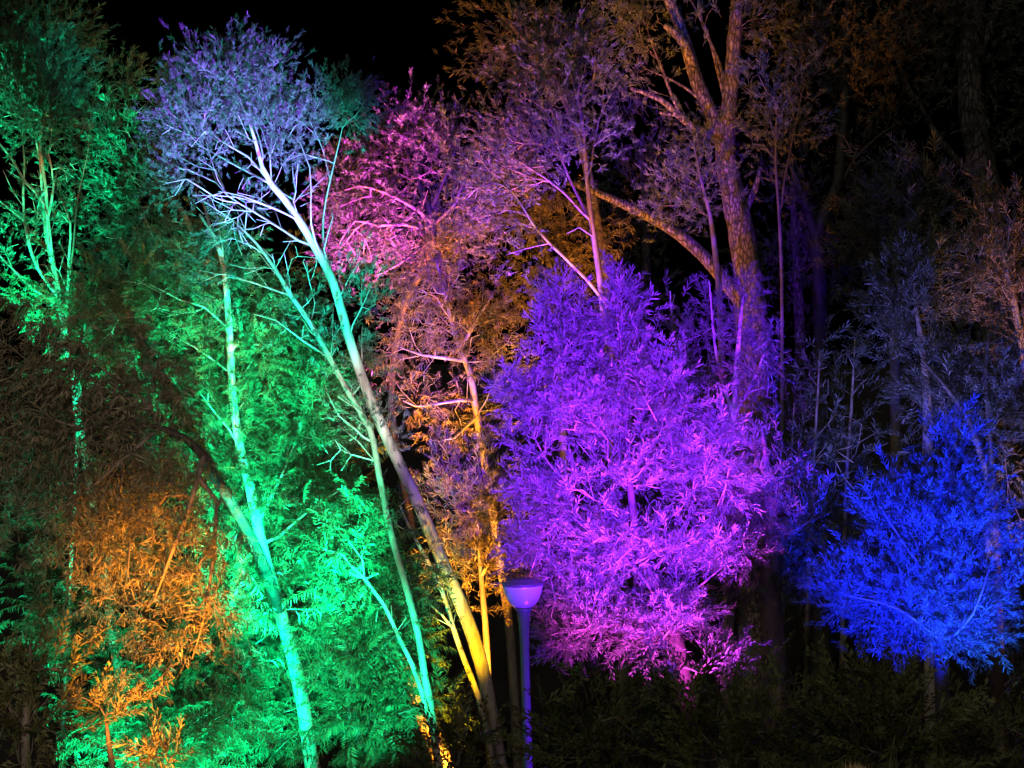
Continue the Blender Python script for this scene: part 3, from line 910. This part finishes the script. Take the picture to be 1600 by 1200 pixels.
tree('gum_tree', 'brown orange slender tree standing between the leaning trunk and the violet tree', 'tree', 22.5,
     [(806, 1130, 8), (798, 1000, 7.5), (788, 920, 7), (770, 800, 6.5), (757, 720, 6.2), (745, 650, 6), (735, 585, 5), (718, 545, 4), (705, 500, 3), (690, 440, 2), (680, 400, 1)],
     [(640, 450, 50, 45, 26), (710, 470, 55, 50, 30), (770, 520, 45, 60, 26), (700, 550, 60, 40, 20), (640, 530, 40, 50, 16), (700, 660, 40, 40, 14), (760, 630, 40, 50, 14), (620, 580, 30, 30, 8), (800, 560, 30, 50, 10), (660, 620, 30, 25, 7), (690, 420, 50, 30, 14)],
     [[(742, 635, 4), (720, 625, 3, -0.2), (690, 630, 2.2, -0.3), (650, 635, 1.6, -0.3), (630, 626, 1, -0.3)],
      [(728, 565, 4), (700, 560, 3, -0.1), (660, 555, 2, -0.1), (630, 545, 1, -0.1)],
      [(746, 650, 3), (730, 665, 2.4, -0.2), (710, 685, 1.6, -0.2), (690, 688, 1, -0.2)],
      [(720, 545, 3.4), (745, 500, 2.4), (770, 460, 1.2)]],
     'sickle', 'tan', 'grey_bark', 0.23, 5, 42, 60, spread=0.2, droop=0.25)

tree('shrub', 'golden orange shrub tucked between the leaning trunk and the violet leaves', 'shrub', 19.6,
     [(765, 1140, 6), (760, 1000, 5), (752, 900, 4), (745, 800, 2.5)],
     [(735, 770, 45, 36, 24), (780, 790, 36, 40, 20), (740, 720, 35, 26, 10), (690, 740, 20, 26, 6), (760, 860, 40, 30, 16), (725, 850, 26, 40, 10), (770, 920, 26, 26, 8), (690, 860, 20, 30, 5), (715, 800, 26, 30, 9)],
     [[(752, 900, 3), (770, 870, 2, -0.2), (800, 850, 1, -0.2)]],
     'wattle', 'tan', 'grey_bark', 0.27, 4, 43, 60, spread=0.15)

tree('gum_tree', 'slender violet topped tree leaning slightly left in front of the rough brown limb', 'tree', 24.0,
     [(955, 700, 6.5), (945, 520, 5.5), (938, 440, 5), (928, 370, 4.6), (921, 320, 4), (916, 260, 3.4), (912, 210, 2.8), (902, 150, 2), (885, 95, 1.2)],
     [(850, 60, 45, 32, 24), (890, 90, 55, 45, 28), (820, 100, 30, 45, 16), (850, 140, 55, 45, 26), (930, 130, 30, 45, 12), (840, 200, 40, 40, 18), (870, 225, 40, 30, 14), (775, 200, 26, 32, 14), (770, 245, 26, 25, 10), (800, 240, 30, 30, 10), (935, 210, 30, 20, 8), (820, 290, 40, 20, 7), (905, 45, 30, 22, 8)],
     [[(924, 345, 4), (900, 300, 3), (880, 255, 2.4), (865, 200, 1.6), (850, 160, 1)],
      [(926, 350, 3.6), (880, 300, 2.6, -0.2), (840, 270, 2, -0.3), (800, 245, 1.2, -0.3)],
      [(914, 230, 3), (895, 190, 2), (880, 150, 1)],
      [(926, 365, 3), (905, 355, 2, -0.2), (885, 365, 1, -0.2)],
      [(918, 300, 2), (935, 190, 1.6, 0.1), (960, 140, 1, 0.1)]],
     'tuft', 'gum', 'dark_bark', 0.19, 10, 44, 40, lscale=0.75, spread=0.21, pen=1.8, attach=0.5, tip=0.008, bare=[(870, 220, 50, 60, 16), (830, 270, 50, 30, 12)])

tree('sapling', 'thin grey leafy sapling leaning left below the violet topped tree', 'sapling', 23.0,
     [(950, 480, 3), (920, 440, 3), (880, 400, 2.6), (840, 360, 2.2), (815, 320, 1.6), (785, 280, 1)],
     [(745, 240, 24, 26, 8), (765, 290, 26, 20, 8), (800, 340, 30, 22, 6), (800, 390, 22, 26, 6), (740, 300, 24, 18, 6)], [],
     'tuft', 'gum', 'grey_bark', 0.22, 5, 45, 0, spread=0.18, grounded=False)

tree('gum_tree', 'amber lit leafy tree in the dark hollow behind the brown slender tree', 'tree', 27.5,
     [(880, 700, 6), (872, 520, 5), (862, 430, 4), (850, 370, 3), (840, 320, 2)],
     [(840, 340, 60, 36, 24), (900, 370, 50, 50, 22), (790, 310, 50, 30, 18), (740, 360, 40, 26, 12), (850, 430, 50, 40, 16), (800, 470, 40, 40, 12), (920, 440, 40, 40, 12)], [],
     'sickle', 'tan', 'shaded_bark', 0.26, 7, 46, 0, spread=0.25, droop=0.2)

# big rough trees at the back right
tree('gum_tree', 'great rough barked gum with forked trunk and a broken side limb', 'tree', 28.0,
     [(1180, 700, 28), (1175, 520, 26), (1168, 430, 23), (1155, 350, 21), (1142, 290, 18), (1134, 245, 17), (1136, 190, 13), (1142, 140, 12), (1146, 80, 11), (1150, 30, 10), (1156, -60, 8)],
     [(1000, 20, 50, 30, 14), (1010, 90, 40, 40, 12), (1090, 210, 50, 30, 14), (1070, 290, 40, 40, 10), (1040, 320, 40, 30, 8), (1130, 200, 50, 24, 10), (1090, 10, 60, 24, 10), (1200, 30, 60, 40, 12)],
     [[(1134, 240, 12), (1112, 180, 11), (1090, 130, 11), (1075, 80, 10), (1062, 40, 9), (1045, 0, 8), (1020, -60, 6)],
      [(1085, 110, 8), (1070, 70, 7, -0.2), (1050, 48, 6, -0.2), (1040, 40, 5, -0.3)],
      [(1165, 480, 12), (1110, 412, 10), (1075, 378, 9.5), (1045, 356, 8.6), (1005, 334, 7.6), (965, 315, 6.6), (925, 298, 5.6), (885, 284, 3.8)],
      [(1120, 215, 6), (1070, 190, 5), (1045, 165, 4.5), (1020, 150, 4), (985, 138, 2.5)],
      [(1080, 195, 3.5), (1055, 180, 3), (1030, 176, 2)],
      [(1066, 188, 3), (1050, 150, 2.6), (1035, 110, 2.2), (1022, 78, 1.6)],
      [(1110, 170, 2.6), (1075, 140, 2.2), (1040, 120, 1.6)],
      [(1140, 200, 3), (1128, 140, 2.6), (1108, 60, 2.2), (1085, 10, 1.6)],
      [(1132, 150, 3), (1125, 100, 2.4), (1098, 40, 2), (1092, 0, 1.6)],
      [(1160, 340, 6), (1178, 300, 5), (1184, 280, 4), (1188, 262, 3)]],
     'tuft', 'gum', 'rough_bark', 0.26, 6, 51, 0, spread=0.25, trunk_bark='rough_bark', rough=0.05, maxb=10)

tree('sapling', 'dim violet sapling with soft leaf clumps in front of the great gum', 'sapling', 25.0,
     [(1130, 700, 5), (1125, 480, 5), (1118, 400, 4.5), (1110, 340, 3.5), (1095, 280, 2), (1085, 230, 1)],
     [(1072, 222, 14, 12, 5), (1062, 275, 16, 20, 6), (1095, 310, 30, 26, 12), (1110, 250, 26, 30, 9), (1050, 330, 30, 20, 6)], [],
     'tuft', 'gum', 'dark_bark', 0.24, 5, 52, 0, spread=0.2)

tree('sapling', 'tall thin forked sapling with bluish leaves right of the great gum', 'sapling', 26.0,
     [(1222, 700, 3), (1222, 520, 3), (1221, 420, 2.8), (1217, 330, 2.4), (1212, 250, 2), (1214, 180, 1.4)],
     [(1250, 130, 22, 35, 14), (1200, 170, 40, 40, 14), (1210, 215, 40, 25, 10), (1260, 215, 26, 20, 6), (1180, 130, 30, 30, 8)],
     [[(1220, 340, 2.2), (1226, 280, 1.8), (1240, 210, 1.2), (1252, 150, 0.8)]],
     'tuft', 'gum', 'dark_bark', 0.25, 6, 53, 0, spread=0.22)

tree('gum_tree', 'dim forked gum with two crooked trunks at the right of the great gum', 'tree', 30.0,
     [(1282, 700, 14), (1282, 520, 12), (1280, 430, 11), (1276, 375, 10.5), (1290, 330, 9), (1308, 290, 8.5), (1314, 230, 8), (1320, 160, 7), (1318, 90, 6), (1325, 0, 4)],
     [(1290, 60, 70, 50, 24), (1380, 80, 70, 50, 24), (1330, 130, 60, 30, 14), (1240, 40, 60, 40, 14), (1400, 150, 40, 30, 10), (1260, 300, 40, 30, 8)],
     [[(1277, 380, 8), (1262, 330, 7), (1248, 290, 5), (1236, 260, 3)],
      [(1308, 300, 3), (1335, 250, 2.4), (1370, 215, 1.8), (1398, 195, 1)],
      [(1318, 150, 4), (1370, 120, 3), (1410, 60, 2)]],
     'tuft', 'far', 'shaded_bark', 0.32, 7, 54, 0, spread=0.3, rough=0.04)

tree('gum_tree', 'massive dim gum trunk at the upper right corner', 'tree', 31.0,
     [(1570, 700, 30), (1560, 480, 26), (1545, 320, 23), (1532, 250, 21), (1520, 190, 20), (1515, 130, 20), (1518, 60, 18), (1530, -40, 15)],
     [(1480, 50, 70, 60, 26), (1560, 60, 60, 60, 22), (1460, 120, 40, 40, 12), (1570, 150, 40, 60, 14), (1500, 10, 80, 30, 14), (1580, 220, 30, 40, 8), (1440, 20, 40, 40, 10)],
     [[(1540, 300, 6), (1470, 220, 5), (1440, 170, 4.4), (1418, 135, 3.6), (1400, 90, 2.6)], [(1516, 110, 9), (1545, 50, 7), (1570, -20, 5)]],
     'tuft', 'far', 'far_bark', 0.32, 7, 55, 0, spread=0.3, rough=0.04)

tree('shrub_tree', 'dark leafy tree below the massive trunk at the right', 'tree', 26.0,
     [(1400, 700, 9), (1398, 520, 8), (1400, 420, 6), (1405, 340, 3)],
     [(1400, 300, 45, 35, 20), (1360, 350, 40, 40, 18), (1450, 350, 45, 40, 18), (1410, 380, 60, 40, 20), (1340, 400, 30, 40, 10), (1470, 300, 30, 30, 8), (1400, 440, 40, 40, 10)], [],
     'wattle', 'far', 'dark_bark', 0.34, 6, 56, 0, spread=0.22)

tree('wattle_tree', 'amber tipped tree at the right edge above the greyish violet one', 'tree', 22.5,
     [(1625, 760, 11), (1610, 600, 9), (1590, 500, 6), (1575, 430, 4), (1560, 380, 2)],
     [(1555, 390, 40, 30, 14), (1585, 450, 36, 40, 20), (1600, 350, 30, 50, 12), (1550, 450, 30, 30, 9), (1590, 510, 40, 30, 12), (1540, 330, 36, 30, 8)], [],
     'wattle', 'tan', 'grey_bark', 0.27, 5, 57, 40, spread=0.18)

tree('wattle_tree', 'dim slate violet tree left of the amber tipped one', 'tree', 22.0,
     [(1450, 760, 9), (1448, 620, 7), (1440, 540, 5), (1430, 470, 3), (1425, 420, 1.6)],
     [(1400, 460, 40, 30, 18), (1430, 430, 40, 36, 16), (1470, 470, 36, 36, 14), (1400, 510, 40, 30, 12), (1450, 400, 40, 24, 10), (1510, 420, 30, 40, 10)], [],
     'wattle', 'gum', 'grey_bark', 0.29, 5, 58, 40, spread=0.18)

for i, (x, y0, y1, lab) in enumerate([(1275, 540, 1000, 'dark twiggy sapling with forked top right of the dim violet tree'),
                                      (1330, 520, 1000, 'dark twiggy sapling nearest the blue shrubby tree'),
                                      (1235, 620, 1000, 'short dark sapling beside the thick violet trunk')]):
    tree('sapling', lab, 'sapling', 21.0 + i * 0.6,
         [(x - 14, y1, 4), (x - 8, (y0 + y1) / 2, 3), (x, y0 + 120, 2.4), (x + 6, y0 + 10, 1)],
         [(x, y0 + 60, 30, 50, 12), (x - 20, y0 + 160, 40, 60, 14), (x + 30, y0 + 190, 40, 60, 12), (x, y0 + 300, 50, 70, 14)], [],
         'wattle', 'gum', 'grey_bark', 0.26, 3, 60 + i, 30, spread=0.16, bare=[(x, y0 + 130, 40, 90, 10)])

tree('gum_tree', 'faint grey leafy tree in the dark left of the great gum', 'tree', 33.0,
     [(1000, 700, 10), (1004, 520, 9), (1010, 400, 7), (1006, 300, 5), (1000, 220, 3)],
     [(985, 250, 40, 50, 14), (1015, 350, 40, 40, 14), (960, 330, 30, 40, 8), (1060, 240, 30, 50, 9), (1000, 430, 40, 40, 10), (975, 170, 30, 30, 6)], [],
     'tuft', 'far', 'far_bark', 0.34, 7, 75, 0, spread=0.3)
tree('gum_tree', 'faint grey leafy tree in the dark right of the great gum', 'tree', 34.0,
     [(1255, 700, 10), (1250, 520, 9), (1245, 420, 7), (1240, 330, 5), (1238, 260, 3)],
     [(1225, 270, 40, 50, 12), (1250, 370, 46, 44, 16), (1210, 420, 36, 40, 10), (1350, 300, 40, 40, 10), (1340, 400, 46, 40, 12), (1270, 460, 46, 40, 12), (1360, 210, 30, 30, 6)], [],
     'tuft', 'far', 'far_bark', 0.34, 7, 76, 0, spread=0.3)

# dim trees up at the left and top
tree('gum_tree', 'dim olive tree top at the upper left corner', 'tree', 27.0,
     [(-70, 700, 14), (-60, 400, 11), (-30, 200, 8), (20, 100, 5), (50, 30, 3)],
     [(50, 30, 60, 36, 24), (110, 60, 36, 40, 18), (20, 70, 50, 30, 14), (100, 110, 36, 30, 12), (40, 0, 60, 24, 10), (150, 130, 40, 26, 10), (210, 120, 40, 26, 10)], [],
     'tuft', 'far', 'dark_bark', 0.30, 7, 71, 0, spread=0.27)
tree('gum_tree', 'faint russet tree at the top middle', 'tree', 29.0,
     [(960, 700, 9), (940, 400, 8), (900, 200, 6), (840, 90, 4), (780, 20, 2.5)],
     [(770, 40, 30, 50, 9), (740, 90, 24, 30, 5), (790, 100, 30, 40, 6), (850, 5, 40, 20, 6), (950, 40, 40, 40, 8)], [],
     'tuft', 'far', 'dark_bark', 0.30, 6, 72, 0, spread=0.27)
tree('gum_tree', 'faint dark tree behind the green lit tree at the left', 'tree', 28.0,
     [(230, 760, 14), (235, 560, 12), (240, 440, 9), (236, 360, 5)],
     [(210, 400, 70, 50, 22), (170, 440, 60, 40, 16), (280, 400, 50, 40, 12), (140, 370, 50, 40, 12), (500, 420, 60, 60, 16)], [],
     'tuft', 'far', 'dark_bark', 0.30, 6, 73, 0, spread=0.27)
tree('gum_tree', 'thick grey slanting trunk half hidden by the green shrub', 'tree', 19.0,
     [(690, 1190, 16), (660, 1110, 15), (625, 1020, 14), (580, 930, 13), (540, 850, 11), (500, 770, 9), (470, 690, 6), (450, 620, 3)],
     [(470, 640, 60, 40, 16), (430, 690, 50, 40, 12), (520, 700, 40, 40, 10)], [],
     'frond', 'feather', 'grey_bark', 0.34, 4, 74, 0, spread=0.2)

# foreground: dark cypress-like shrubs
for i, (x, y, rx, ry, n, dd, lab) in enumerate([
    (930, 1150, 84, 44, 40, 12.6, 'dark olive cypress shrub right of the lamp post'),
    (1150, 1165, 90, 44, 42, 12.2, 'dark olive cypress shrub below the bright pink sprig'),
    (1390, 1135, 90, 60, 50, 11.8, 'tall dark cypress shrub below the blue tree'),
    (1560, 1170, 60, 44, 26, 12.4, 'dark cypress shrub in the lower right corner'),
    (715, 1185, 50, 24, 20, 11.6, 'low dark cypress shrub at the foot of the leaning trunk'),
    (1275, 1115, 46, 36, 16, 13.4, 'small cypress shrub with long sprays left of the tall cypress'),
    (1085, 1110, 60, 36, 24, 12.8, 'low dark cypress shrub hiding the foot of the bright violet tree'),
    (40, 1080, 70, 90, 34, 13.6, 'black feathery shrub in the lower left corner')]):
    tree('cypress_shrub', lab, 'shrub', dd,
         [(x, y + ry + 30, 7), (x, y + ry * 0.4, 6), (x + 4, y - ry * 0.2, 4), (x + 8, y - ry * 0.8, 2)],
         [(x, y, rx, ry, n), (x, y + ry * 0.7, rx * 1.05, ry * 0.5, n // 3)], [],
         'cypress', 'cypress', 'dark_bark', 0.34, 3, 80 + i, 90, spread=0.16, fwd=0.25, roll=0.7)

# straw tuft at the bottom edge
tv, tf = [], []
rr = random.Random(9)
for k in range(420):
    a = rr.uniform(0, 6.283)
    r0 = 0.042 * math.sqrt(rr.random())
    b = np.array([math.cos(a) * r0, math.sin(a) * r0, 0])
    leaf_strip(b, np.array([math.cos(a) * r0 * 4 + rr.uniform(-.12, .12), math.sin(a) * r0 * 4 + rr.uniform(-.12, .12), 1]), np.array([math.cos(a), math.sin(a), 0.1]),
               rr.uniform(0.12, 0.17), 0.005, rr.uniform(0, 0.6), tv, tf)
wp = W(1340, 1199, 5.4)
pot_h = wp[2] - 0.145
post = link('straw_tuft', None, None, (wp[0], wp[1], ground_z(wp[0], wp[1])))
tag(post, 'pale straw coloured bristly tuft peeking over the bottom edge', 'tuft')
h_ = pot_h - ground_z(wp[0], wp[1])
pv, pf = lathe([(0.0, -0.05), (0.05, -0.05), (0.04, h_ * 0.5), (0.042, h_ - 0.02), (0.046, h_), (0.0, h_ + 0.004)], 16)
link('stem', mesh_from('stem', pv, pf, M['dark_bark']), post)
o = link('blades', mesh_from('blades', np.array(tv), np.array(tf), M['straw']), post, (0, 0, h_))
o['kind'] = 'stuff'
